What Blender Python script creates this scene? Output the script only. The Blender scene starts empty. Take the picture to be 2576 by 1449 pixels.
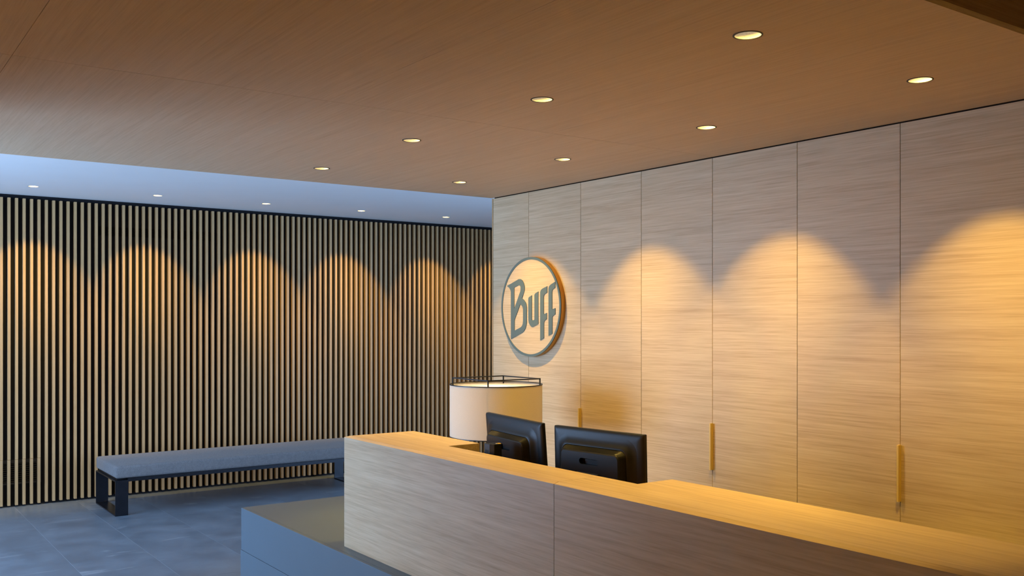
import bpy, bmesh, math, random
from mathutils import Vector, Matrix
random.seed(7)
scene = bpy.context.scene
C = scene.collection
PI = math.pi
R = math.radians

# ------------------------------------------------------------------ camera
CAM_Z = 1.625
cam_d = bpy.data.cameras.new('camera')
cam = bpy.data.objects.new('camera', cam_d)
C.objects.link(cam)
cam.location = (0, 0, CAM_Z)
cam.rotation_euler = (R(90), 0, 0.9515)
cam_d.sensor_width = 36.0
cam_d.lens = 2404.0755 / 2576 * 36
cam_d.shift_x = (1288 - 1286.6) / 2576
cam_d.shift_y = (809.7 - 724.5) / 2576
cam_d.clip_start = 0.02
scene.camera = cam

# ------------------------------------------------------------------ world: blue dusk sky seen through the entrance glazing
world = bpy.data.worlds.new('dusk_sky')
scene.world = world
world.use_nodes = True
bg = world.node_tree.nodes['Background']
bg.inputs[0].default_value = (0.385, 0.615, 1.0, 1)
bg.inputs[1].default_value = 13.2
scene.view_settings.view_transform = 'Standard'
scene.view_settings.look = 'None'
scene.view_settings.exposure = 0.0
scene.view_settings.gamma = 1.0
scene.view_settings.use_curve_mapping = False
scene.cycles.max_bounces = 8
scene.cycles.diffuse_bounces = 5
scene.cycles.sample_clamp_indirect = 8

WIN_X0, WIN_X1, WIN_Z1, FRONT_Y = -8.3, -5.2, 2.6, -1.8
FAR_Y = 7.4
WIN2_X0, WIN2_X1 = -5.2, -0.6
for px0, px1, py, rz in ((WIN_X0, WIN_X1, FRONT_Y - 0.16, 0), (WIN2_X0, WIN2_X1, FAR_Y + 0.2, PI)):
    port_d = bpy.data.lights.new('sky_portal', 'AREA')
    port_d.shape = 'RECTANGLE'
    port_d.size = px1 - px0
    port_d.size_y = WIN_Z1
    port_d.cycles.is_portal = True
    port = bpy.data.objects.new('sky_portal', port_d)
    port.location = ((px0 + px1) / 2, py, WIN_Z1 / 2)
    port.rotation_euler = (R(90), 0, rz)
    C.objects.link(port)

# warm halogen downlights: intensity by angle from the lamp axis
WARM = (1.0, 0.64, 0.12)
POWER_WALL, POWER_DESK, POWER_SLAT = 53.0, 55.0, 56.0
PROFILE = [(0, 2.6), (7, 2.2), (14, 1.6), (25, 1.0), (30, 0.72), (33, 0.25), (35, 0.022), (60, 0.018), (70, 0.0)]


def spot(name, power, parent, loc, rot, spread=1.0):
    d = bpy.data.lights.new(name, 'SPOT')
    d.energy = power
    d.color = WARM
    d.spot_size = R(140)
    d.spot_blend = 0.0
    d.shadow_soft_size = 0.012
    d.use_nodes = True
    nt = d.node_tree
    em = nt.nodes['Emission']
    tc = nt.nodes.new('ShaderNodeTexCoord')
    sp = nt.nodes.new('ShaderNodeSeparateXYZ')
    ab = nt.nodes.new('ShaderNodeMath'); ab.operation = 'ABSOLUTE'
    ac = nt.nodes.new('ShaderNodeMath'); ac.operation = 'ARCCOSINE'
    dv = nt.nodes.new('ShaderNodeMath'); dv.operation = 'DIVIDE'
    dv.inputs[1].default_value = R(75) * spread
    rp = nt.nodes.new('ShaderNodeValToRGB')
    cr = rp.color_ramp
    while len(cr.elements) > 1:
        cr.elements.remove(cr.elements[-1])
    for i, (a, v) in enumerate(PROFILE):
        e = cr.elements[0] if i == 0 else cr.elements.new(a / 75)
        e.position = a / 75
        e.color = (v / 2.6,) * 3 + (1,)
    mu = nt.nodes.new('ShaderNodeMath'); mu.operation = 'MULTIPLY'
    mu.inputs[1].default_value = 2.6
    L = nt.links.new
    L(tc.outputs['Normal'], sp.inputs[0])
    L(sp.outputs['Z'], ab.inputs[0]); L(ab.outputs[0], ac.inputs[0]); L(ac.outputs[0], dv.inputs[0])
    L(dv.outputs[0], rp.inputs[0]); L(rp.outputs[0], mu.inputs[0]); L(mu.outputs[0], em.inputs['Strength'])
    o = bpy.data.objects.new(name, d)
    C.objects.link(o)
    o.parent = parent
    o.location = loc
    o.rotation_euler = rot
    return o


# ------------------------------------------------------------------ helpers
def srgb(r, g, b):
    f = lambda c: (c / 255 / 12.92) if c <= 10 else ((c / 255 + 0.055) / 1.055) ** 2.4
    return (f(r), f(g), f(b), 1)


def box(bm, x0, x1, y0, y1, z0, z1):
    v = [bm.verts.new((x, y, z)) for x in (x0, x1) for y in (y0, y1) for z in (z0, z1)]
    for f in ((0, 1, 3, 2), (4, 6, 7, 5), (0, 4, 5, 1), (2, 3, 7, 6), (0, 2, 6, 4), (1, 5, 7, 3)):
        bm.faces.new([v[i] for i in f])
    return v


def prism(bm, prof, axis, a, b):
    """extrude a closed 2-D outline along an axis; outline coords are the other two axes in order"""
    def pt(p, t):
        return {'x': (t, p[0], p[1]), 'y': (p[0], t, p[1]), 'z': (p[0], p[1], t)}[axis]
    va = [bm.verts.new(pt(p, a)) for p in prof]
    vb = [bm.verts.new(pt(p, b)) for p in prof]
    bm.faces.new(va)
    bm.faces.new(list(reversed(vb)))
    n = len(prof)
    for i in range(n):
        bm.faces.new((va[i], va[(i + 1) % n], vb[(i + 1) % n], vb[i]))


def loft(bm, loops, cap0=False, cap1=False):
    rows = [[bm.verts.new(p) for p in l] for l in loops]
    n = len(rows[0])
    for a, b in zip(rows, rows[1:]):
        for i in range(n):
            bm.faces.new((a[i], a[(i + 1) % n], b[(i + 1) % n], b[i]))
    if cap0: bm.faces.new(list(reversed(rows[0])))
    if cap1: bm.faces.new(rows[-1])
    return rows


def circ(r, z, n=48, cx=0, cy=0):
    return [(cx + r * math.cos(2 * PI * i / n), cy + r * math.sin(2 * PI * i / n), z) for i in range(n)]


def root_loc(o):
    p = Vector((0, 0, 0))
    while o is not None:
        p += o.location
        o = o.parent
    return p


def obj(name, bm, mat, parent=None, local=False, smooth=False, bevel=0.0, seg=2, props=None):
    """one mesh object; bm holds world coordinates unless local"""
    bmesh.ops.recalc_face_normals(bm, faces=bm.faces[:])
    me = bpy.data.meshes.new(name)
    if parent is not None and not local:
        bmesh.ops.translate(bm, verts=bm.verts[:], vec=-root_loc(parent))
    bm.to_mesh(me)
    bm.free()
    if mat is not None: me.materials.append(mat)
    o = bpy.data.objects.new(name, me)
    C.objects.link(o)
    if parent is not None: o.parent = parent
    if smooth:
        for p in me.polygons: p.use_smooth = True
        me.set_sharp_from_angle(angle=R(40))
    if bevel:
        m = o.modifiers.new('bevel', 'BEVEL'); m.width = bevel; m.segments = seg; m.limit_method = 'ANGLE'
        m.angle_limit = R(40)
    if props:
        for k, v in props.items(): o[k] = v
    return o


def thing(name, label, cat, loc=(0, 0, 0), group=None):
    o = bpy.data.objects.new(name, None)
    o.empty_display_size = 0.1
    C.objects.link(o)
    o.location = loc
    o['label'] = label
    o['category'] = cat
    if group: o['group'] = group
    return o


def structure(name, bm, mat, **k):
    o = obj(name, bm, mat, **k)
    o['kind'] = 'structure'
    return o


def B():
    return bmesh.new()


def bx(*a):
    bm = B(); box(bm, *a); return bm


def dup(root, loc, label):
    r = root.copy(); C.objects.link(r); r.location = loc; r['label'] = label
    for ch in list(root.children):
        c = ch.copy(); C.objects.link(c); c.parent = r
        for g in list(ch.children):
            d = g.copy(); C.objects.link(d); d.parent = c
    return r


# ------------------------------------------------------------------ materials
def new_mat(name):
    m = bpy.data.materials.new(name)
    m.use_nodes = True
    nt = m.node_tree
    return m, nt, nt.nodes['Principled BSDF'], nt.links.new


def plain(name, col, rough=0.5, metal=0.0, spec=0.5, noise=0.0, nscale=40, bump=0.0):
    m, nt, b, L = new_mat(name)
    b.inputs['Roughness'].default_value = rough
    b.inputs['Metallic'].default_value = metal
    b.inputs['Specular IOR Level'].default_value = spec
    b.inputs['Base Color'].default_value = col
    if noise or bump:
        tc = nt.nodes.new('ShaderNodeTexCoord')
        nz = nt.nodes.new('ShaderNodeTexNoise')
        nz.inputs['Scale'].default_value = nscale
        nz.inputs['Detail'].default_value = 5
        L(tc.outputs['Object'], nz.inputs['Vector'])
        if noise:
            hs = nt.nodes.new('ShaderNodeHueSaturation')
            mr = nt.nodes.new('ShaderNodeMapRange')
            mr.inputs['From Min'].default_value = 0.3; mr.inputs['From Max'].default_value = 0.7
            mr.inputs['To Min'].default_value = 1 - noise; mr.inputs['To Max'].default_value = 1 + noise
            L(nz.outputs['Fac'], mr.inputs['Value']); L(mr.outputs[0], hs.inputs['Value'])
            hs.inputs['Color'].default_value = col
            L(hs.outputs[0], b.inputs['Base Color'])
        if bump:
            bp = nt.nodes.new('ShaderNodeBump')
            bp.inputs['Strength'].default_value = bump; bp.inputs['Distance'].default_value = 0.002
            L(nz.outputs['Fac'], bp.inputs['Height']); L(bp.outputs[0], b.inputs['Normal'])
    return m


def wood(name, dark, mid, light, axis, rough=0.45, fine=105.0, spec=0.35, contrast=1.0, bump=0.12):
    """straight-grained oak veneer; the grain runs along the object axis 'axis'"""
    m, nt, b, L = new_mat(name)
    N = nt.nodes.new
    tc = N('ShaderNodeTexCoord'); oi = N('ShaderNodeObjectInfo')
    add = N('ShaderNodeVectorMath'); add.operation = 'ADD'
    sc = N('ShaderNodeVectorMath'); sc.operation = 'SCALE'; sc.inputs[0].default_value = (3.1, 5.7, 7.3)
    L(oi.outputs['Random'], sc.inputs['Scale'])
    L(tc.outputs['Object'], add.inputs[0]); L(sc.outputs[0], add.inputs[1])
    # slow wander so the grain is not ruled
    wn = N('ShaderNodeTexNoise'); wn.inputs['Scale'].default_value = 1.3; wn.inputs['Detail'].default_value = 2
    L(add.outputs[0], wn.inputs['Vector'])
    ws = N('ShaderNodeVectorMath'); ws.operation = 'SCALE'; ws.inputs['Scale'].default_value = 0.010
    L(wn.outputs['Color'], ws.inputs[0])
    ad2 = N('ShaderNodeVectorMath'); ad2.operation = 'ADD'
    L(add.outputs[0], ad2.inputs[0]); L(ws.outputs[0], ad2.inputs[1])

    def streak(along, across, detail, rough_):
        mp = N('ShaderNodeVectorMath'); mp.operation = 'MULTIPLY'
        s = [across] * 3; s['xyz'.index(axis)] = along
        mp.inputs[1].default_value = s
        L(ad2.outputs[0], mp.inputs[0])
        nz = N('ShaderNodeTexNoise'); nz.inputs['Scale'].default_value = 1.0
        nz.inputs['Detail'].default_value = detail; nz.inputs['Roughness'].default_value = rough_
        L(mp.outputs[0], nz.inputs['Vector'])
        return nz.outputs['Fac']
    a = streak(2.2, fine, 4, 0.6)
    c = streak(0.7, fine * 0.2, 3, 0.5)
    e = streak(7.0, fine * 3.2, 2, 0.5)
    m1 = N('ShaderNodeMath'); m1.operation = 'MULTIPLY'; m1.inputs[1].default_value = 0.5
    m2 = N('ShaderNodeMath'); m2.operation = 'MULTIPLY_ADD'; m2.inputs[1].default_value = 0.2
    m3 = N('ShaderNodeMath'); m3.operation = 'MULTIPLY_ADD'; m3.inputs[1].default_value = 0.3
    L(a, m1.inputs[0]); L(c, m2.inputs[0]); L(m1.outputs[0], m2.inputs[2])
    L(e, m3.inputs[0]); L(m2.outputs[0], m3.inputs[2])
    rp = N('ShaderNodeValToRGB')
    k = 0.16 / contrast
    cr = rp.color_ramp
    cr.elements[0].position = 0.5 - k; cr.elements[0].color = dark
    cr.elements[1].position = 0.5 + k; cr.elements[1].color = light
    el = cr.elements.new(0.5); el.color = mid
    L(m3.outputs[0], rp.inputs[0]); L(rp.outputs[0], b.inputs['Base Color'])
    bp = N('ShaderNodeBump'); bp.inputs['Strength'].default_value = bump; bp.inputs['Distance'].default_value = 0.001
    L(m3.outputs[0], bp.inputs['Height']); L(bp.outputs[0], b.inputs['Normal'])
    b.inputs['Roughness'].default_value = rough
    b.inputs['Specular IOR Level'].default_value = spec
    return m


OAK = (srgb(180, 153, 117), srgb(201, 176, 140), srgb(215, 193, 159))
M_oak = wood('oak_veneer_level', *OAK, 'x')
M_oak_y = wood('oak_veneer_cross', *OAK, 'y')
M_oak_z = wood('oak_slat', srgb(168, 133, 90), srgb(182, 147, 102), srgb(192, 157, 114), 'z', fine=90, contrast=0.8)
M_oak_ceil = wood('oak_ceiling_veneer', srgb(204, 172, 140), srgb(216, 186, 154), srgb(224, 196, 166), 'x', contrast=0.9, rough=0.6, spec=0.12)
M_desk = wood('oak_desk_veneer', *OAK, 'x', fine=60, rough=0.42)
M_dark_wood = wood('dark_oak', srgb(120, 86, 56), srgb(138, 100, 66), srgb(150, 112, 76), 'y', rough=0.5)
M_black = plain('black_backing', srgb(20, 20, 24), 0.75, spec=0.2)
M_seam = plain('dark_reveal', srgb(60, 42, 28), 0.8, spec=0.1)
M_white = plain('white_plaster', srgb(232, 230, 228), 0.85, spec=0.2, noise=0.01, nscale=3)
M_wall = plain('warm_grey_wall', srgb(150, 140, 130), 0.85, spec=0.2)
M_grout = plain('pale_grout', srgb(178, 184, 192), 0.8, spec=0.2)
M_paint = plain('blue_grey_lacquer', srgb(93, 105, 114), 0.38, spec=0.5, noise=0.02, nscale=6)
M_steel = plain('blackened_steel', srgb(36, 38, 44), 0.32, metal=0.6, spec=0.5, noise=0.15, nscale=14)
M_brass = plain('brass', srgb(222, 190, 108), 0.42, metal=0.0)
M_band = plain('brass_band', srgb(206, 152, 66), 0.45, metal=0.5)
M_green = plain('grey_green_lacquer', srgb(88, 103, 102), 0.5, spec=0.4)
M_plastic = plain('black_plastic', srgb(14, 15, 17), 0.42, spec=0.42, bump=0.05, nscale=700)
M_plastic_dark = plain('dark_plastic', srgb(17, 17, 18), 0.45, spec=0.4)
M_screen = plain('screen_glass', srgb(8, 8, 10), 0.12, spec=0.6)
M_trim_white = plain('white_ring', srgb(206, 200, 190), 0.6)
M_trim = plain('dark_bronze_ring', srgb(42, 34, 28), 0.5, metal=0.3)
M_wire = plain('dark_grey_metal', srgb(52, 52, 54), 0.4, metal=0.5)


def fabric():
    m, nt, b, L = new_mat('grey_felt')
    N = nt.nodes.new
    tc = N('ShaderNodeTexCoord'); n1 = N('ShaderNodeTexNoise'); n2 = N('ShaderNodeTexNoise')
    n1.inputs['Scale'].default_value = 260; n1.inputs['Detail'].default_value = 3
    n2.inputs['Scale'].default_value = 45; n2.inputs['Detail'].default_value = 4
    L(tc.outputs['Object'], n1.inputs['Vector']); L(tc.outputs['Object'], n2.inputs['Vector'])
    ad = N('ShaderNodeMath'); ad.operation = 'MULTIPLY_ADD'; ad.inputs[1].default_value = 0.3
    L(n2.outputs['Fac'], ad.inputs[0]); L(n1.outputs['Fac'], ad.inputs[2])
    rp = N('ShaderNodeValToRGB')
    rp.color_ramp.elements[0].position = 0.45; rp.color_ramp.elements[0].color = srgb(96, 94, 94)
    rp.color_ramp.elements[1].position = 0.85; rp.color_ramp.elements[1].color = srgb(128, 124, 123)
    L(ad.outputs[0], rp.inputs[0]); L(rp.outputs[0], b.inputs['Base Color'])
    bp = N('ShaderNodeBump'); bp.inputs['Strength'].default_value = 0.35; bp.inputs['Distance'].default_value = 0.002
    L(ad.outputs[0], bp.inputs['Height']); L(bp.outputs[0], b.inputs['Normal'])
    b.inputs['Roughness'].default_value = 0.95
    b.inputs['Specular IOR Level'].default_value = 0.1
    b.inputs['Sheen Weight'].default_value = 0.15
    return m


def slate():
    m, nt, b, L = new_mat('slate_tile')
    N = nt.nodes.new
    tc = N('ShaderNodeTexCoord'); oi = N('ShaderNodeObjectInfo')
    add = N('ShaderNodeVectorMath'); add.operation = 'ADD'
    sc = N('ShaderNodeVectorMath'); sc.operation = 'SCALE'; sc.inputs[0].default_value = (17, 31, 3)
    L(oi.outputs['Random'], sc.inputs['Scale']); L(tc.outputs['Object'], add.inputs[0]); L(sc.outputs[0], add.inputs[1])
    n1 = N('ShaderNodeTexNoise'); n1.inputs['Scale'].default_value = 3.2; n1.inputs['Detail'].default_value = 9
    n1.inputs['Roughness'].default_value = 0.62; n1.inputs['Distortion'].default_value = 0.4
    L(add.outputs[0], n1.inputs['Vector'])
    mp = N('ShaderNodeMapping'); mp.inputs['Rotation'].default_value = (0, 0, 0.25); mp.inputs['Scale'].default_value = (7.5, 1.5, 1)
    L(add.outputs[0], mp.inputs['Vector'])
    n2 = N('ShaderNodeTexNoise'); n2.inputs['Scale'].default_value = 1.0; n2.inputs['Detail'].default_value = 6
    n2.inputs['Roughness'].default_value = 0.6; n2.inputs['Distortion'].default_value = 0.6
    L(mp.outputs[0], n2.inputs['Vector'])
    rp = N('ShaderNodeValToRGB')
    rp.color_ramp.elements[0].position = 0.32; rp.color_ramp.elements[0].color = srgb(102, 111, 120)
    rp.color_ramp.elements[1].position = 0.7; rp.color_ramp.elements[1].color = srgb(126, 136, 146)
    L(n1.outputs['Fac'], rp.inputs[0])
    vr = N('ShaderNodeValToRGB')
    vr.color_ramp.elements[0].position = 0.62; vr.color_ramp.elements[0].color = (0, 0, 0, 1)
    vr.color_ramp.elements[1].position = 0.72; vr.color_ramp.elements[1].color = (0.6, 0.6, 0.6, 1)
    L(n2.outputs['Fac'], vr.inputs[0])
    mx = N('ShaderNodeMixRGB'); mx.inputs['Color2'].default_value = srgb(172, 178, 184)
    L(vr.outputs[0], mx.inputs['Fac']); L(rp.outputs[0], mx.inputs['Color1']); L(mx.outputs[0], b.inputs['Base Color'])
    mr = N('ShaderNodeMapRange'); mr.inputs['To Min'].default_value = 0.32; mr.inputs['To Max'].default_value = 0.48
    L(n1.outputs['Fac'], mr.inputs['Value']); L(mr.outputs[0], b.inputs['Roughness'])
    bp = N('ShaderNodeBump'); bp.inputs['Strength'].default_value = 0.25; bp.inputs['Distance'].default_value = 0.003
    L(n1.outputs['Fac'], bp.inputs['Height']); L(bp.outputs[0], b.inputs['Normal'])
    b.inputs['Specular IOR Level'].default_value = 0.45
    return m


def emissive(name, col, strength, base=(0.8, 0.8, 0.8, 1)):
    m, nt, b, L = new_mat(name)
    b.inputs['Base Color'].default_value = base
    b.inputs['Emission Color'].default_value = col
    b.inputs['Emission Strength'].default_value = strength
    return m


def shade_cloth():
    m, nt, b, L = new_mat('cream_shade_cloth')
    N = nt.nodes.new
    out = nt.nodes['Material Output']
    d = N('ShaderNodeBsdfDiffuse'); t = N('ShaderNodeBsdfTranslucent'); mx = N('ShaderNodeMixShader')
    tc = N('ShaderNodeTexCoord'); nz = N('ShaderNodeTexNoise'); nz.inputs['Scale'].default_value = 380
    L(tc.outputs['Object'], nz.inputs['Vector'])
    rp = N('ShaderNodeValToRGB')
    rp.color_ramp.elements[0].color = srgb(196, 190, 178); rp.color_ramp.elements[1].color = srgb(214, 208, 198)
    L(nz.outputs['Fac'], rp.inputs[0]); L(rp.outputs[0], d.inputs['Color'])
    t.inputs['Color'].default_value = srgb(226, 176, 104)
    mx.inputs['Fac'].default_value = 0.13
    L(d.outputs[0], mx.inputs[1]); L(t.outputs[0], mx.inputs[2]); L(mx.outputs[0], out.inputs['Surface'])
    return m


M_fabric = fabric()
M_slate = slate()
M_shade = shade_cloth()
M_diff = plain('white_diffuser', srgb(240, 238, 232), 0.6, spec=0.3)
M_reflector = plain('satin_reflector', srgb(226, 222, 214), 0.5, spec=0.5, noise=0.12, nscale=260)
M_bulb = emissive('halogen_lamp', (1.0, 0.92, 0.82, 1), 3.2)
M_bulb_soft = emissive('lamp_bulb', (1.0, 0.86, 0.66, 1), 45.0)

# ------------------------------------------------------------------ the room
SX = -9.399          # face of the black backing behind the slats
SOF_X0, SOF_X1, SOF_Z = -5.4276, -1.41, 2.475
BACK_Y = 3.7046     # face of the oak wall
HALL_Z = 2.747
RIGHT_X = 2.3
ROOF = 3.05

fl = structure('floor', bx(-9.6, RIGHT_X, FRONT_Y - 0.1, FAR_Y, -0.12, -0.0008), M_grout)
TY, TX = 0.5065, 3.30
tile_me = {}
ix = 0
y = 1.316 - 6 * TY
row = 0
while y < 6.9:
    x = -9.399 - (0.0 if row % 2 else 0.02)
    while x < 0.6:
        x0, x1 = max(x, -9.398), min(x + TX, 0.6)
        if x1 - x0 > 0.03:
            key = round(x1 - x0, 3)
            if key not in tile_me:
                bm = B(); g = 0.0012
                box(bm, g, (x1 - x0) - g, g, TY - g, -0.0008, 0.0)
                o = obj('tile', bm, M_slate, local=True)
                tile_me[key] = o.data
            else:
                o = bpy.data.objects.new('tile', tile_me[key]); C.objects.link(o)
            o.location = (x0, y, 0); o.parent = fl
        x += TX
    y += TY
    row += 1

wl = structure('wall_left', bx(-9.6, SX, FRONT_Y - 0.1, FAR_Y, 0, ROOF), M_black)
bm = B()
box(bm, WIN2_X1, RIGHT_X, FAR_Y, FAR_Y + 0.15, -0.1, ROOF)
box(bm, -9.6, WIN2_X0, FAR_Y, FAR_Y + 0.15, -0.1, ROOF)
box(bm, WIN2_X0, WIN2_X1, FAR_Y, FAR_Y + 0.15, WIN_Z1, ROOF)
structure('wall_far', bm, M_wall)
bm = B()
for xx in (WIN2_X0, WIN2_X1):
    box(bm, xx - 0.03, xx + 0.03, FAR_Y + 0.03, FAR_Y + 0.09, 0, WIN_Z1)
structure('window_2', bm, M_steel)
structure('wall_light_block', bx(-4.62, -4.5, FRONT_Y, -0.10, 0, SOF_Z), M_oak_y)  # unseen partition added to keep window light off the desk's right part
structure('wall_right', bx(RIGHT_X, RIGHT_X + 0.15, FRONT_Y - 0.1, FAR_Y, -0.1, ROOF), M_oak_y)
bm = B()
box(bm, WIN_X1, RIGHT_X, FRONT_Y - 0.1, FRONT_Y, -0.1, ROOF)
box(bm, -9.6, WIN_X0, FRONT_Y - 0.1, FRONT_Y, -0.1, ROOF)
box(bm, WIN_X0, WIN_X1, FRONT_Y - 0.1, FRONT_Y, WIN_Z1, ROOF)
structure('wall_front', bm, M_oak)
bm = B()
for xx in (WIN_X0, WIN_X0 + 1.5, WIN_X1):
    box(bm, xx - 0.03, xx + 0.03, FRONT_Y - 0.09, FRONT_Y - 0.03, 0, WIN_Z1)
structure('window_1', bm, M_steel)
structure('roof', bx(-9.75, RIGHT_X + 0.15, FRONT_Y - 0.2, FAR_Y + 0.15, ROOF, ROOF + 0.1), M_dark_wood)

# slats: oak battens on the black backing
SLAT_W, SLAT_D, SLAT_P, SLAT_0 = 0.0225, 0.046, 0.05973, 1.2144
mid_me = low_me = up_me = None
bm = B(); box(bm, 0, SLAT_D, -SLAT_W / 2, SLAT_W / 2, 0.021, 2.713)
full = obj('slat', bm, M_oak_z, local=True, bevel=0.0008, seg=1)
bm = B(); box(bm, 0, SLAT_D, -SLAT_W / 2, SLAT_W / 2, 0.4165, 2.713)
upper = obj('slat', bm, M_oak_z, local=True, bevel=0.0008, seg=1)
bm = B(); box(bm, 0, SLAT_D, -SLAT_W / 2, SLAT_W / 2, 0.016, 0.4145)
lower = obj('slat', bm, M_oak_z, local=True, bevel=0.0008, seg=1)
n_full = n_up = n_low = 0
for i in range(-13, 93):
    yy = SLAT_0 + i * SLAT_P
    hatch = -6 <= i <= 5
    for src, dx, dy in ((upper, 0, 0), (lower, 0.0025, -0.0012)) if hatch else ((full, 0, 0),):
        if src.parent is None:
            o = src
        else:
            o = src.copy(); C.objects.link(o)
        o.parent = wl
        o.location = (SX + dx, yy + dy, 0)

# wall vents behind the slats
t = thing('air_grille', 'black louvred air grille low behind the oak slats beside the bench', 'vent', (SX, 1.15, 0.19))
GY0, GY1, GZ0, GZ1 = 0.86, 1.535, 0.195, 0.41
M_grille = plain('grille_metal', srgb(46, 42, 36), 0.5, metal=0.3)
bm = B()
box(bm, SX + 0.0005, SX + 0.010, GY0, GY1, GZ0, GZ0 + 0.016); box(bm, SX + 0.0005, SX + 0.010, GY0, GY1, GZ1 - 0.03, GZ1)
box(bm, SX + 0.0005, SX + 0.010, GY0, GY0 + 0.02, GZ0 + 0.016, GZ1 - 0.03); box(bm, SX + 0.0005, SX + 0.010, GY1 - 0.02, GY1, GZ0 + 0.016, GZ1 - 0.03)
obj('frame', bm, M_grille, t)
nf = 9
for k in range(nf):
    z = GZ0 + 0.026 + k * (GZ1 - GZ0 - 0.065) / (nf - 1)
    bm = B(); prism(bm, [(SX + 0.001, z + 0.003), (SX + 0.010, z - 0.002), (SX + 0.010, z + 0.001), (SX + 0.001, z + 0.006)], 'y', GY0 + 0.02, GY1 - 0.02)
    obj('louver', bm, M_grille, t)
t = thing('linear_air_vent', 'long black slot vent high behind the oak slats', 'vent', (SX, 2.5, 2.42))
M_slot = plain('vent_black', srgb(6, 6, 7), 0.7, spec=0.1)
obj('slot', bx(SX + 0.0005, SX + 0.003, 2.016, 3.10, 2.425, 2.508), M_slot, t)
bm = B()
for k in range(3):
    box(bm, SX + 0.003, SX + 0.008, 2.02, 3.096, 2.437 + k * 0.024, 2.441 + k * 0.024)
obj('fin', bm, M_slot, t, props={'kind': 'stuff'})


# ceilings with round cut-outs for the downlights
def plate(bm, x0, x1, y0, y1, z, th, holes, r):
    edges = []
    def ring(pts):
        vs = [bm.verts.new(p) for p in pts]
        for i in range(len(vs)): edges.append(bm.edges.new((vs[i], vs[(i + 1) % len(vs)])))
    ring([(x0, y0, z), (x1, y0, z), (x1, y1, z), (x0, y1, z)])
    for hx, hy in holes: ring(circ(r, z, 40, hx, hy))
    res = bmesh.ops.triangle_fill(bm, edges=edges, use_beauty=True, use_dissolve=False)
    faces = [g for g in res['geom'] if isinstance(g, bmesh.types.BMFace)]
    ext = bmesh.ops.extrude_face_region(bm, geom=faces)
    bmesh.ops.translate(bm, verts=[g for g in ext['geom'] if isinstance(g, bmesh.types.BMVert)], vec=(0, 0, th))


HOLE = 0.0435
LX = [-1.9 - 1.0058 * i for i in range(4)]
ROW_A = [(x, 3.117) for x in LX]
ROW_B = [(x, 2.215) for x in LX]
ROW_FILL = [(-1.9, -1.1), (-2.906, -1.1), (-3.912, -1.1)]  # unseen lamps added behind the camera for warm bounce light
HALL = [(-8.735, 1.37 + i) for i in range(-1, 6)]  # the entrance-end lamp is added, extending the row out of view
bm = B()
plate(bm, -9.399, SOF_X0, FRONT_Y, FAR_Y, HALL_Z, 0.02, HALL, HOLE)
box(bm, SOF_X0 + 0.001, RIGHT_X, BACK_Y + 0.2, FAR_Y, HALL_Z, HALL_Z + 0.02)
structure('ceiling', bm, M_white)
SIDE_FILL = [(0.5, 2.3)]  # unseen lamp added to brighten the soffit fascia
bm = B()
plate(bm, SOF_X1 + 0.006, RIGHT_X, FRONT_Y, BACK_Y, 2.95, 0.02, SIDE_FILL, HOLE)
structure('ceiling_side', bm, M_oak_ceil)
sof = structure('ceiling_soffit', bx(SOF_X0 + 0.004, SOF_X1 - 0.02, FRONT_Y, BACK_Y, SOF_Z + 0.14, SOF_Z + 0.16), M_seam)
ys = [FRONT_Y, -0.62, 0.472, 1.561, 2.643, BACK_Y]
xs = [SOF_X0, -3.403, SOF_X1 - 0.012]
for a in range(2):
    for b_ in range(5):
        g = 0.0008
        x0, x1, y0, y1 = xs[a] + (g if a else 0), xs[a + 1] - g, ys[b_] + g, ys[b_ + 1] - g
        hs = [p for p in ROW_A + ROW_B + ROW_FILL if x0 < p[0] < x1 and y0 < p[1] < y1]
        bm = B(); plate(bm, x0, x1, y0, y1, SOF_Z, 0.02, hs, HOLE)
        obj('panel', bm, M_oak_ceil, sof)
obj('seam_backing', bx(SOF_X0 + 0.01, SOF_X1 - 0.03, 0.4716, 0.4724, SOF_Z + 0.004, SOF_Z + 0.019), M_seam, sof)
# lipping and fascia boards at the two free edges of the soffit
bm = B(); prism(bm, [(SOF_X1 - 0.012, SOF_Z), (SOF_X1 - 0.001, SOF_Z + 0.009), (SOF_X1 - 0.001, SOF_Z + 0.012), (SOF_X1 - 0.012, SOF_Z + 0.012)], 'y', FRONT_Y, BACK_Y)
obj('edge_lipping', bm, M_oak_y, sof)
obj('fascia', bx(SOF_X1 - 0.012, SOF_X1 - 0.003, FRONT_Y, BACK_Y, SOF_Z + 0.0125, ROOF), M_oak_y, sof)
obj('fascia', bx(SOF_X0, SOF_X0 + 0.012, FRONT_Y, BACK_Y + 0.2, SOF_Z + 0.0205, ROOF), M_oak_y, sof)

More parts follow.
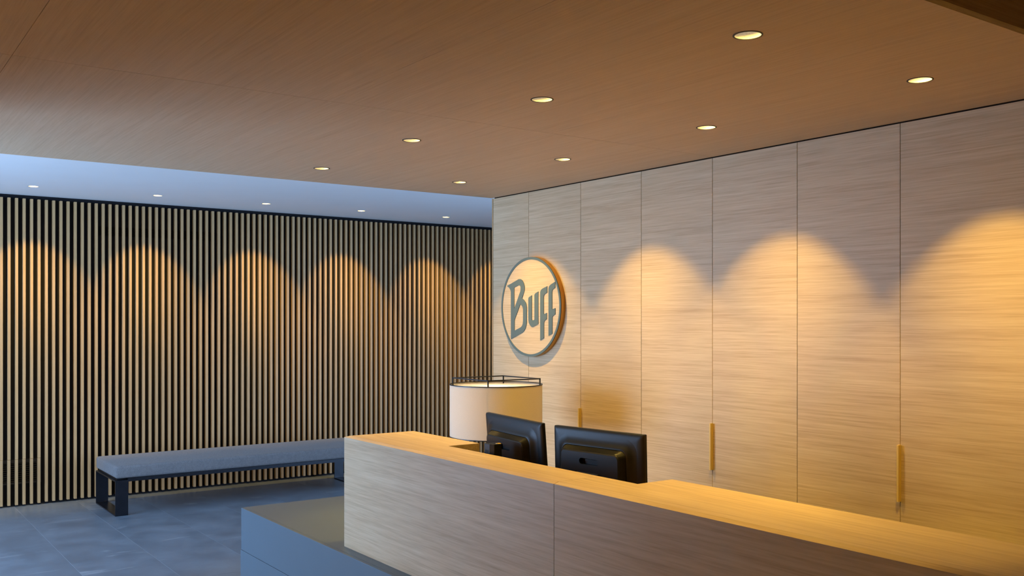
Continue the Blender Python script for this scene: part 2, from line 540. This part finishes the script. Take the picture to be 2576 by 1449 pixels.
# oak wall behind the desk: full-height panels, three of them doors with a brass pull
wb = structure('wall_back', bx(SOF_X0 + 0.002, RIGHT_X, BACK_Y + 0.020, BACK_Y + 0.20, 0, ROOF), M_seam)
DP, DS = 0.531, -5.0045
seams = [SOF_X0 + 0.014] + [DS + DP * i for i in range(14)]
obj('end_trim', bx(SOF_X0, SOF_X0 + 0.0125, BACK_Y, BACK_Y + 0.2, 0, SOF_Z - 0.005), M_oak_z, wb)
door_n = 0
for i in range(len(seams) - 1):
    x0, x1 = seams[i] + 0.0013, seams[i + 1] - 0.0013
    bm = bx(x0, x1, BACK_Y, BACK_Y + 0.0195, 0.01, SOF_Z - 0.006)
    if i in (2, 4, 6):
        door_n += 1
        d = structure('door_%d' % door_n, bm, M_oak, bevel=0.0006, seg=1)
        hx = seams[i]
        bm = B()
        prism(bm, [(hx + 0.0015, BACK_Y + 0.001), (hx + 0.0015, BACK_Y - 0.019), (hx + 0.0025, BACK_Y - 0.020), (hx + 0.0105, BACK_Y - 0.020),
                   (hx + 0.0115, BACK_Y - 0.019), (hx + 0.0115, BACK_Y + 0.001)], 'z', 0.862, 1.102)
        bmesh.ops.translate(bm, verts=bm.verts[:], vec=(-0.0065, 0, 0))
        obj('handle', bm, M_brass, d)
    else:
        obj('panel', bm, M_oak, wb, bevel=0.0006, seg=1)

# ------------------------------------------------------------------ low grey counter block under and beside the desk
LC_X0, LC_X1, LC_Y0, LC_Y1, LC_Z = -5.462, -0.55, 1.955, 2.66, 0.540
t = thing('low_counter', 'low blue-grey lacquered counter block running under the left end of the oak desk', 'counter', ((LC_X0 + LC_X1) / 2, 2.3, 0))
obj('top', bx(LC_X0, LC_X1, LC_Y0 + 0.0196, LC_Y1, 0.522, LC_Z), M_paint, t)
obj('body', bx(LC_X0 + 0.004, LC_X1 - 0.01, LC_Y0 + 0.020, LC_Y1, 0.0, 0.5215), M_paint, t)
obj('front_panel', bx(LC_X0, LC_X1, LC_Y0, LC_Y0 + 0.0195, 0.2955, LC_Z), M_paint, t, bevel=0.0015, seg=2)
obj('front_panel', bx(LC_X0 - 0.006, LC_X1, LC_Y0 - 0.002, LC_Y0 + 0.0195, 0.060, 0.2945), M_paint, t, bevel=0.001, seg=1)
obj('plinth', bx(LC_X0 + 0.03, LC_X1, LC_Y0 + 0.004, LC_Y0 + 0.0195, 0.0, 0.0595), M_plastic_dark, t)

# ------------------------------------------------------------------ reception desk
DK_Z, DYF, DYN, DYB = 1.075, 2.0241, 2.2307, 2.3947
DX0, DX2, DX3, DX1, DSM = -4.2325, -3.6102, -2.392, -0.6, -2.588
CH, CV = 0.021, 0.0068
t = thing('reception_desk', 'long oak reception desk with raised counter ledge standing on the grey block', 'desk', (-2.4, 2.4, LC_Z))
for a, b_ in ((DX0, DSM - 0.0012), (DSM + 0.0012, DX1)):
    bm = B()
    prism(bm, [(DYF, LC_Z), (DYF, DK_Z - CV), (DYF + CH, DK_Z), (DYF + CH + 0.0003, DK_Z - 0.03), (DYF + 0.022, DK_Z - 0.031), (DYF + 0.022, LC_Z)], 'x', a, b_)
    if a == DX0:      # mitre the chamfer at the left end
        for v in bm.verts:
            if abs(v.co.x - DX0) < 1e-5 and v.co.z > DK_Z - 0.001: v.co.x += CH
    obj('front_panel', bm, M_desk, t)
obj('joint', bx(DSM - 0.001, DSM + 0.001, DYF + 0.004, DYF + 0.02, LC_Z, DK_Z - CV - 0.004), M_seam, t)
# counter ledge, two boards with a notch over the work place
y0 = DYF + CH + 0.0006
bm = B()
prism(bm, [(DX0 + CH, y0), (DSM - 0.0006, y0), (DSM - 0.0006, DYN), (DX2, DYN), (DX2, DYB), (DX0 + CH, DYB)], 'z', DK_Z - 0.03, DK_Z)
obj('ledge', bm, M_desk, t)
bm = B()
prism(bm, [(DSM + 0.0006, y0), (DX1, y0), (DX1, DYB), (DX3, DYB), (DX3, DYN), (DSM + 0.0006, DYN)], 'z', DK_Z - 0.03, DK_Z)
obj('ledge', bm, M_desk, t)
bm = B(); prism(bm, [(DX0, LC_Z), (DX0, DK_Z - CV), (DX0 + CH - 0.0005, DK_Z), (DX0 + CH - 0.0005, DK_Z - 0.03), (DX0 + 0.02, DK_Z - 0.031), (DX0 + 0.02, LC_Z)], 'y', DYF + 0.0225, DYB)
obj('side_panel', bm, M_oak_y, t)
obj('inner_panel', bx(DX2 - 0.02, DX2 - 0.0005, DYN, DYB, 0.765, DK_Z - 0.0305), M_oak_y, t)
obj('inner_panel', bx(DX3 + 0.0005, DX3 + 0.02, DYN, DYB, 0.765, DK_Z - 0.0305), M_oak_y, t)
obj('rear_panel', bx(DX0 + 0.02, DX2 - 0.02, DYB - 0.02, DYB, 0.765, DK_Z - 0.0305), M_desk, t)
obj('rear_panel', bx(DX3 + 0.02, DX1, DYB - 0.02, DYB, 0.765, DK_Z - 0.0305), M_desk, t)
obj('inner_front', bx(DX2, DX3, DYN - 0.02, DYN, 0.765, DK_Z - 0.0305), M_desk, t)
obj('worktop', bx(DX0 + 0.021, DX1, DYF + 0.023, 2.66, 0.735, 0.764), M_desk, t)
obj('end_support', bx(DX0 + 0.021, DX0 + 0.05, DYB + 0.02, 2.63, LC_Z, 0.7345), M_desk, t)
obj('end_support', bx(DX1 - 0.05, DX1 - 0.01, DYF + 0.03, 2.63, LC_Z, 0.7345), M_desk, t)

# ------------------------------------------------------------------ bench
BX0, BX1, BY0, BY1 = -9.127, -8.405, 1.938, 4.36
t = thing('bench', 'long grey upholstered bench on black steel loop legs before the slat wall', 'bench', ((BX0 + BX1) / 2, 3.15, 0))
bm = B(); box(bm, BX0 - 0.004, BX1 + 0.004, BY0, BY1, 0.3135, 0.4215)
cu = obj('cushion', bm, M_fabric, t, bevel=0.022, seg=4)
for p in cu.data.polygons: p.use_smooth = True


def rrect(x0, x1, z0, z1, r, n=5):
    pts = []
    for cx_, cz_, a0 in ((x1 - r, z1 - r, 0), (x0 + r, z1 - r, 90), (x0 + r, z0 + r, 180), (x1 - r, z0 + r, 270)):
        for k in range(n + 1):
            a = R(a0 + 90 * k / n); pts.append((cx_ + r * math.cos(a), cz_ + r * math.sin(a)))
    return pts


for yb in (1.936, 4.25):
    bm = B()
    o_, i_ = rrect(BX0, BX1, 0, 0.297, 0.008), rrect(BX0 + 0.010, BX1 - 0.010, 0.010, 0.287, 0.003)
    loops = [[(p[0], yy, p[1]) for p in q] for q, yy in ((o_, yb), (o_, yb + 0.103), (i_, yb + 0.103), (i_, yb), (o_, yb))]
    loft(bm, loops)
    bmesh.ops.remove_doubles(bm, verts=bm.verts[:], dist=1e-5)
    obj('leg', bm, M_steel, t, bevel=0.0012, seg=2)
obj('rail', bx(BX1 - 0.035, BX1 - 0.006, 2.0395, 4.2495, 0.283, 0.3125), M_steel, t)
obj('rail', bx(BX0 + 0.006, BX0 + 0.035, 2.0395, 4.2495, 0.283, 0.3125), M_steel, t)
obj('seat_plate', bx(BX0 + 0.02, BX1 - 0.04, BY0 + 0.02, BY1 - 0.02, 0.2975, 0.3128), M_steel, t)

# ------------------------------------------------------------------ round sign
SGX, SGZ, SGR, SGP = -4.9443, CAM_Z + 0.097, 0.3209, 0.0355
t = thing('round_wall_sign', 'round wooden wall sign with grey-green rim and raised lettering', 'sign', (SGX, BACK_Y, SGZ))


def disc_loops(r, ys_):
    return [[(r_ * math.cos(2 * PI * i / 96), y_, r_ * math.sin(2 * PI * i / 96)) for i in range(96)] for r_, y_ in ys_]


FACE = -(SGP - 0.003)
bm = B(); loft(bm, disc_loops(0, [(SGR - 0.0004, -0.0005), (SGR - 0.0004, FACE)]), True, True)
obj('disc', bm, M_oak, t, local=True, smooth=True)
bm = B(); loft(bm, disc_loops(0, [(SGR - 0.0002, -0.0005), (SGR + 0.0006, -0.0005), (SGR + 0.0006, FACE + 0.003), (SGR - 0.0002, FACE + 0.003), (SGR - 0.0002, -0.0005)]))
obj('side_band', bm, M_band, t, local=True, smooth=True)
bm = B(); rr = loft(bm, disc_loops(0, [(SGR, FACE + 0.0035), (SGR, -SGP), (0.3055, -SGP), (0.3055, FACE + 0.0002), (SGR, FACE + 0.0002)]))
obj('rim', bm, M_green, t, local=True)
LET = {
    'B': [[(-0.2554, 0.1416), (-0.1376, 0.1777), (-0.1285, 0.1816), (-0.1168, 0.1831), (-0.104, 0.1825), (-0.0935, 0.1792), (-0.082, 0.173), (-0.0729, 0.1639), (-0.065, 0.154), (-0.0601, 0.1423), (-0.057, 0.133), (-0.056, 0.1225), (-0.057, 0.111), (-0.0611, 0.0984), (-0.0847, 0.0559), (-0.0652, 0.0456), (-0.0535, 0.037), (-0.0447, 0.0286), (-0.039, 0.0195), (-0.0356, 0.0088), (-0.033, -0.003), (-0.032, -0.0153), (-0.0325, -0.0967), (-0.0345, -0.109), (-0.0386, -0.1209), (-0.0445, -0.134), (-0.0524, -0.1451), (-0.063, -0.156), (-0.0755, -0.1634), (-0.0909, -0.1702), (-0.2088, -0.2108), (-0.2100, 0.1008), (-0.212, 0.109), (-0.2168, 0.1163), (-0.223, 0.124), (-0.2301, 0.1306), (-0.243, 0.137)],
          [(-0.1717, 0.1289), (-0.1324, 0.1415), (-0.126, 0.1435), (-0.1194, 0.1441), (-0.112, 0.1425), (-0.1064, 0.1392), (-0.102, 0.133), (-0.1002, 0.1253), (-0.1005, 0.115), (-0.1023, 0.1041), (-0.1715, -0.0108)],
          [(-0.1038, 0.0189), (-0.096, 0.015), (-0.0883, 0.0096), (-0.081, 0.0025), (-0.0765, -0.0058), (-0.074, -0.014), (-0.0734, -0.024), (-0.0734, -0.0907), (-0.0748, -0.102), (-0.078, -0.1119), (-0.0825, -0.12), (-0.0883, -0.1256), (-0.1012, -0.1332), (-0.1691, -0.155), (-0.1691, -0.086)]],
    'u': [[(-0.0154, 0.0513), (-0.012, 0.0597), (-0.0025, 0.0652), (0.0221, 0.0737), (0.0221, -0.079), (0.0258, -0.0861), (0.0343, -0.0881), (0.0502, -0.0825), (0.0502, 0.0725), (0.0526, 0.0794), (0.061, 0.0863), (0.0903, 0.0961), (0.0903, -0.1099), (0.0399, -0.1269), (0.0282, -0.1289), (0.014, -0.1255), (-0.0002, -0.1157), (-0.0097, -0.103), (-0.0144, -0.0874)]],
    'f': [[(0.1111, -0.2129), (0.1111, 0.0878), (0.1143, 0.0989), (0.1185, 0.1040), (0.1244, 0.1083), (0.1372, 0.1144), (0.1836, 0.1274), (0.1836, 0.0874), (0.16, 0.0783), (0.1509, 0.0716), (0.1477, 0.062), (0.1477, -0.0483), (0.1795, -0.0408), (0.1795, -0.0794), (0.16, -0.0882), (0.1509, -0.0973), (0.15, -0.105), (0.15, -0.1984)]],
    'f2': [[(0.1975, -0.184), (0.1970, 0.1077), (0.1998, 0.12), (0.204, 0.126), (0.2097, 0.1307), (0.2231, 0.1377), (0.2645, 0.1536), (0.2645, 0.1154), (0.2432, 0.1064), (0.2356, 0.0984), (0.2335, 0.0875), (0.2335, -0.0187), (0.2657, -0.0114), (0.2657, -0.0502), (0.2454, -0.0582), (0.2374, -0.0659), (0.2365, -0.075), (0.2365, -0.1704)]],
}
for key, loops in LET.items():
    bm = B(); edges = []
    for l in loops:
        vs = [bm.verts.new((p[0], -SGP - 0.0005, p[1])) for p in l]
        for i in range(len(vs)): edges.append(bm.edges.new((vs[i], vs[(i + 1) % len(vs)])))
    res = bmesh.ops.triangle_fill(bm, edges=edges, use_beauty=True)
    faces = [g for g in res['geom'] if isinstance(g, bmesh.types.BMFace)]
    ext = bmesh.ops.extrude_face_region(bm, geom=faces)
    bmesh.ops.translate(bm, verts=[g for g in ext['geom'] if isinstance(g, bmesh.types.BMVert)], vec=(0, SGP + 0.0003 + FACE, 0))
    obj('letter', bm, M_green, t, local=True)

# ------------------------------------------------------------------ drum lamp
LPX, LPY = -4.515, 3.11
t = thing('drum_floor_lamp', 'lamp with a wide cream drum shade and square wire frame behind the desk', 'lamp', (LPX, LPY, 0))
SR, SZ0, SZ1 = 0.2655, 0.972, 1.268
bm = B(); loft(bm, [circ(SR, SZ0, 72), circ(SR, SZ1, 72)])
shade = obj('lamp_shade', bm, M_shade, t, local=True, smooth=True)
for z0_, z1_ in ((SZ0 - 0.002, SZ0 + 0.003), (SZ1 - 0.003, SZ1 + 0.002)):
    bm = B(); loft(bm, [circ(SR - 0.002, z0_, 72), circ(SR + 0.0018, z0_, 72), circ(SR + 0.0018, z1_, 72), circ(SR - 0.002, z1_, 72), circ(SR - 0.002, z0_, 72)])
    obj('shade_rim', bm, M_wire, shade, local=True, smooth=True)
bm = B(); bm.faces.new([bm.verts.new(p) for p in circ(SR - 0.004, SZ1 - 0.012, 64)])
m_d, nt, b_n, L_ = new_mat('opal_diffuser')
tr = nt.nodes.new('ShaderNodeBsdfTranslucent'); df = nt.nodes.new('ShaderNodeBsdfDiffuse'); mxs = nt.nodes.new('ShaderNodeMixShader')
df.inputs[0].default_value = srgb(246, 242, 234); tr.inputs[0].default_value = srgb(250, 240, 220); mxs.inputs[0].default_value = 0.85
L_(df.outputs[0], mxs.inputs[1]); L_(tr.outputs[0], mxs.inputs[2]); L_(mxs.outputs[0], nt.nodes['Material Output'].inputs['Surface'])
obj('diffuser', bm, m_d, shade, local=True)
FX, FY, w = 0.181, 0.178, 0.0032
bm = B()
for sx in (-1, 1):
    for sy in (-1, 1):
        box(bm, sx * FX - w, sx * FX + w, sy * FY - w, sy * FY + w, SZ0, 1.3045)
zt0, zt1 = 1.298, 1.3045
for sy in (-1, 1): box(bm, -FX, FX, sy * FY - w, sy * FY + w, zt0, zt1)
for sx in (-1, 1): box(bm, sx * FX - w, sx * FX + w, -FY, FY, zt0, zt1)
box(bm, -FX, FX, -w, w, SZ0, SZ0 + 0.006); box(bm, -w, w, -FY, FY, SZ0, SZ0 + 0.006)
for sy in (-1, 1): box(bm, -FX, FX, sy * FY - w, sy * FY + w, SZ0, SZ0 + 0.006)
for sx in (-1, 1): box(bm, sx * FX - w, sx * FX + w, -FY, FY, SZ0, SZ0 + 0.006)
obj('wire_frame', bm, M_wire, t, local=True)
bm = B(); loft(bm, [circ(0.009, 0.02, 20), circ(0.009, 1.02, 20)], True, True)
obj('pole', bm, M_wire, t, local=True, smooth=True)
bm = B(); loft(bm, [circ(0.15, 0.0, 48), circ(0.15, 0.014, 48), circ(0.142, 0.02, 48)], True, True)
obj('base', bm, M_wire, t, local=True, smooth=True)
bm = B(); bmesh.ops.create_uvsphere(bm, u_segments=20, v_segments=12, radius=0.035); bmesh.ops.translate(bm, verts=bm.verts[:], vec=(0, 0, 1.12))
obj('bulb', bm, M_bulb_soft, t, local=True, smooth=True)


# ------------------------------------------------------------------ monitors seen from behind
def rr2(w_, h_, r, n=6):
    return rrect(-w_ / 2, w_ / 2, -h_ / 2, h_ / 2, r, n)


def monitor(label, loc, yaw, tilt, roll):
    """origin at the foot of the stand on the worktop; the back faces -Y"""
    MW, MH = 0.473, 0.298
    top = loc[3]
    t = thing('monitor', label, 'monitor', loc[:3], 'monitors behind the counter ledge')
    t.rotation_euler = (0, 0, yaw)
    zc = top - loc[2] - MH / 2
    M = Matrix.Translation((0, 0, zc)) @ Matrix.Rotation(roll, 4, 'Y') @ Matrix.Rotation(tilt, 4, 'X')

    def put(name, bm, mat, smooth=False, par=None, **k):
        bmesh.ops.transform(bm, matrix=M, verts=bm.verts[:])
        return obj(name, bm, mat, par or t, local=True, smooth=smooth, **k)
    # shell: thin edge, back swelling gently inwards
    bm = B()
    prof = [(0, 0.008, 0.004), (0, -0.006, 0.005), (0.004, -0.0105, 0.006), (0.014, -0.0135, 0.008), (0.03, -0.0155, 0.012)]
    loft(bm, [[(p[0], y_, p[1]) for p in rr2(MW - 2 * i, MH - 2 * i, r_)] for i, y_, r_ in prof], True, True)
    put('shell', bm, M_plastic, True)
    bm = B(); loft(bm, [[(p[0], y_, p[1]) for p in rr2(MW - 0.03, MH - 0.04, 0.002)] for y_ in (0.0078, 0.0092)], True, True)
    put('screen', bm, M_screen)
    # swelling round the housing, then the housing itself with a slot
    HW, HH, HZ = 0.300, 0.178, -0.024

    def ring(off, y_, r_):
        return [(p[0], y_, p[1] + HZ) for p in rr2(HW + 2 * off, HH + 2 * off, r_)]
    bm = B()
    loft(bm, [ring(0.062, -0.0145, 0.05), ring(0.05, -0.0165, 0.045), ring(0.038, -0.021, 0.04), ring(0.029, -0.028, 0.036), ring(0.023, -0.033, 0.032),
              ring(0.019, -0.034, 0.03), ring(0.017, -0.031, 0.028), ring(0.0165, -0.024, 0.028)], False, True)
    put('back_bulge', bm, M_plastic, True)
    bm = B()
    rows = loft(bm, [ring(0.016, -0.022, 0.03), ring(0.016, -0.033, 0.03), ring(0.002, -0.058, 0.02), ring(-0.002, -0.061, 0.018)])
    front = rows[-1]
    edges = [bm.edges.get((front[i], front[(i + 1) % len(front)])) for i in range(len(front))]
    sl = [(p[0], -0.061, p[1] + HZ + HH / 2 - 0.036) for p in rr2(0.100, 0.024, 0.0115, 5)]
    sv = [bm.verts.new(p) for p in sl]
    for i in range(len(sv)): edges.append(bm.edges.new((sv[i], sv[(i + 1) % len(sv)])))
    bmesh.ops.triangle_fill(bm, edges=edges, use_beauty=True)
    s2 = [bm.verts.new((p[0], -0.043, p[2])) for p in sl]
    for i in range(len(sv)): bm.faces.new((sv[i], sv[(i + 1) % len(sv)], s2[(i + 1) % len(sv)], s2[i]))
    bm.faces.new(s2)
    hou = put('housing', bm, M_plastic, True)
    for p in hou.data.polygons:
        if p.normal.y < -0.97 and p.area > 1e-6: p.use_smooth = False
    bm = B(); box(bm, -0.028, 0.040, -0.049, -0.0435, HZ + HH / 2 - 0.036, HZ + HH / 2 - 0.029)
    put('slot_lip', bm, M_plastic, par=hou)
    # ventilation ribs on the sloping flank of the housing
    bm = B()
    a_, b_ = ring(0.0165, -0.0335, 0.03), ring(0.003, -0.0575, 0.02)
    # resample the two loops by arc length
    def resample(l, n):
        pts = [Vector(p) for p in l]; pts.append(pts[0])
        seg = [(pts[i + 1] - pts[i]).length for i in range(len(pts) - 1)]; tot = sum(seg); out = []
        for k in range(n):
            d = tot * k / n; i = 0
            while d > seg[i]: d -= seg[i]; i += 1
            out.append(pts[i].lerp(pts[i + 1], d / seg[i] if seg[i] else 0))
        return out
    NR = 300
    A, D_ = resample(a_, NR), resample(b_, NR)
    for k in range(NR):
        p, q = A[k], D_[k]
        tan = (A[(k + 1) % NR] - A[k - 1]).normalized() * 0.0007
        nrm = Vector((p.x, -0.02, p.z - HZ)).normalized() * 0.0010
        vs = [bm.verts.new(v) for v in (p - tan, p + tan, q + tan, q - tan, p - tan + nrm, p + tan + nrm, q + tan + nrm, q - tan + nrm)]
        for f in ((4, 5, 6, 7), (0, 4, 7, 3), (1, 2, 6, 5), (3, 7, 6, 2), (0, 1, 5, 4)):
            bm.faces.new([vs[i] for i in f])
    o = put('vent_ribs', bm, M_plastic_dark, par=hou); o['kind'] = 'stuff'
    # mounting bracket, neck and foot
    bm = B(); box(bm, -0.06, 0.055, -0.071, -0.0605, HZ - 0.075, HZ + 0.010); box(bm, 0.045, 0.062, -0.078, -0.060, HZ - 0.08, HZ - 0.004)
    put('bracket', bm, M_plastic_dark, bevel=0.002)
    bm = B(); box(bm, -0.035, 0.035, -0.092, -0.0715, -zc + 0.014, HZ - 0.02)
    bmesh.ops.translate(bm, verts=bm.verts[:], vec=(0, 0, zc))
    obj('neck', bm, M_plastic_dark, t, local=True, bevel=0.004)
    bm = B(); loft(bm, [[(p[0], p[1] - 0.03, z_) for p in rr2(0.24, 0.18, 0.03)] for z_ in (0, 0.010, 0.0135)], True, True)
    obj('foot', bm, M_plastic_dark, t, local=True)
    return t


WT = 0.764
monitor('black monitor seen from behind, standing right in front of the drum lamp shade', (-3.371, 2.4285, WT, 1.2087 + 0.002), -0.083, R(5), R(0.9))
monitor('black monitor seen from behind, farther along the counter from the drum lamp', (-2.872, 2.472, WT, 1.2), 0.13, R(1.5), 0.0)

# slim computer in front of the first monitor
t = thing('mini_computer', 'slim upright black mini computer beside the monitor under the lamp', 'computer', (-3.32, 2.27, WT))
bm = B(); prism(bm, [(-3.352, 2.248), (-3.312, 2.248), (-3.290, 2.258), (-3.290, 2.296), (-3.352, 2.296)], 'z', WT + 0.012, 1.113)
case = obj('case', bm, M_plastic, t, bevel=0.0025)
obj('stand', bx(-3.36, -3.28, 2.243, 2.30, WT, WT + 0.0115), M_plastic_dark, t)
bm = B(); box(bm, -3.344, -3.337, 2.2465, 2.2482, 1.078, 1.088); box(bm, -3.330, -3.323, 2.2465, 2.2482, 1.078, 1.088)
obj('port', bm, M_plastic_dark, case)
obj('gold_glint', bx(-3.308, -3.293, 2.275, 2.295, 1.1131, 1.1155), M_brass, case)  # gold chip standing in for a lit highlight on the case


# ------------------------------------------------------------------ downlights
def make_downlight(label, group, loc):
    t = thing('downlight', label, 'ceiling light', loc, group)
    bm = B(); loft(bm, [circ(0.0442, 0.0, 40), circ(0.0442, -0.0012, 40), circ(0.0390, -0.0016, 40), circ(0.0388, 0.0, 40), circ(0.0442, 0.0, 40)])
    obj('trim_ring', bm, M_trim, t, local=True, smooth=True)
    bm = B(); loft(bm, [circ(0.0387, -0.0004, 40), circ(0.0378, 0.012, 40), circ(0.036, 0.03, 40), circ(0.031, 0.05, 40), circ(0.022, 0.066, 40)], False, True)
    rf = obj('reflector', bm, M_reflector, t, local=True, smooth=True)
    bm = B(); loft(bm, [circ(0.017, 0.058, 24), circ(0.014, 0.054, 24)], True, True)
    obj('lamp', bm, M_bulb, rf, local=True)
    return t


base = None


def place(lab, group, p, z, power, rot):
    global base
    if base is None:
        base = make_downlight(lab, group, (p[0], p[1], z)); o = base
    else:
        o = dup(base, (p[0], p[1], z), lab); o['group'] = group
    return o


ord4 = ['nearest', 'second nearest', 'third nearest', 'farthest']
specs = []
for i, p in enumerate(ROW_A):
    specs.append(('recessed downlight in the oak ceiling, %s of the row beside the oak wall' % ord4[i], 'downlights beside the oak wall', p, SOF_Z, POWER_WALL, (R(19.5), 0, R([0, 7.7, -9.6, -3][i]))))
for i, p in enumerate(ROW_B):
    specs.append(('recessed downlight in the oak ceiling, %s of the row above the desk' % ord4[i], 'downlights above the desk', p, SOF_Z, POWER_DESK, (R(10), 0, 0)))
for i, p in enumerate(ROW_FILL):
    specs.append(('recessed downlight in the oak ceiling beside the front wall, %s from the entrance partition' % ['third', 'second', 'first'][i],
                  'downlights beside the front wall', p, SOF_Z, POWER_WALL * 2.6, (R(-19.5), 0, 0)))
for p in SIDE_FILL:
    specs.append(('recessed downlight in the higher side ceiling past the oak soffit edge', 'downlights in the side ceiling', p, 2.95, POWER_DESK, (0, 0, 0)))
ordh = [None, 'first', 'second', 'third', 'fourth', 'fifth', None]
for i, p in enumerate(HALL):
    lab = 'recessed downlight in the white hall ceiling, %s from the left' % ordh[i] if ordh[i] else \
          ('recessed downlight in the white hall ceiling, at the entrance end' if i == 0 else 'recessed downlight in the white hall ceiling, behind the oak wall')
    specs.append((lab, 'downlights before the slat wall', p, HALL_Z, POWER_SLAT, (0, R(28.5), -R([8, 10.5, 4.6, 10.5, 9, 14, 10][i])), 0.84))
roots = []
hall_ring = None
for s in specs:
    if base is None:
        base = make_downlight(s[0], s[1], (s[2][0], s[2][1], s[3])); o = base
    else:
        o = dup(base, (s[2][0], s[2][1], s[3]), s[0]); o['group'] = s[1]
    if s[1] == 'downlights before the slat wall':
        ring_o = [c for c in o.children if c.name.startswith('trim_ring')][0]
        if hall_ring is None:
            hall_ring = ring_o.data.copy(); hall_ring.materials[0] = M_trim_white
        ring_o.data = hall_ring
    roots.append((o, s))
for o, s in roots:
    spot('beam', s[4], o, (0, 0, 0.012), s[5], *s[6:])
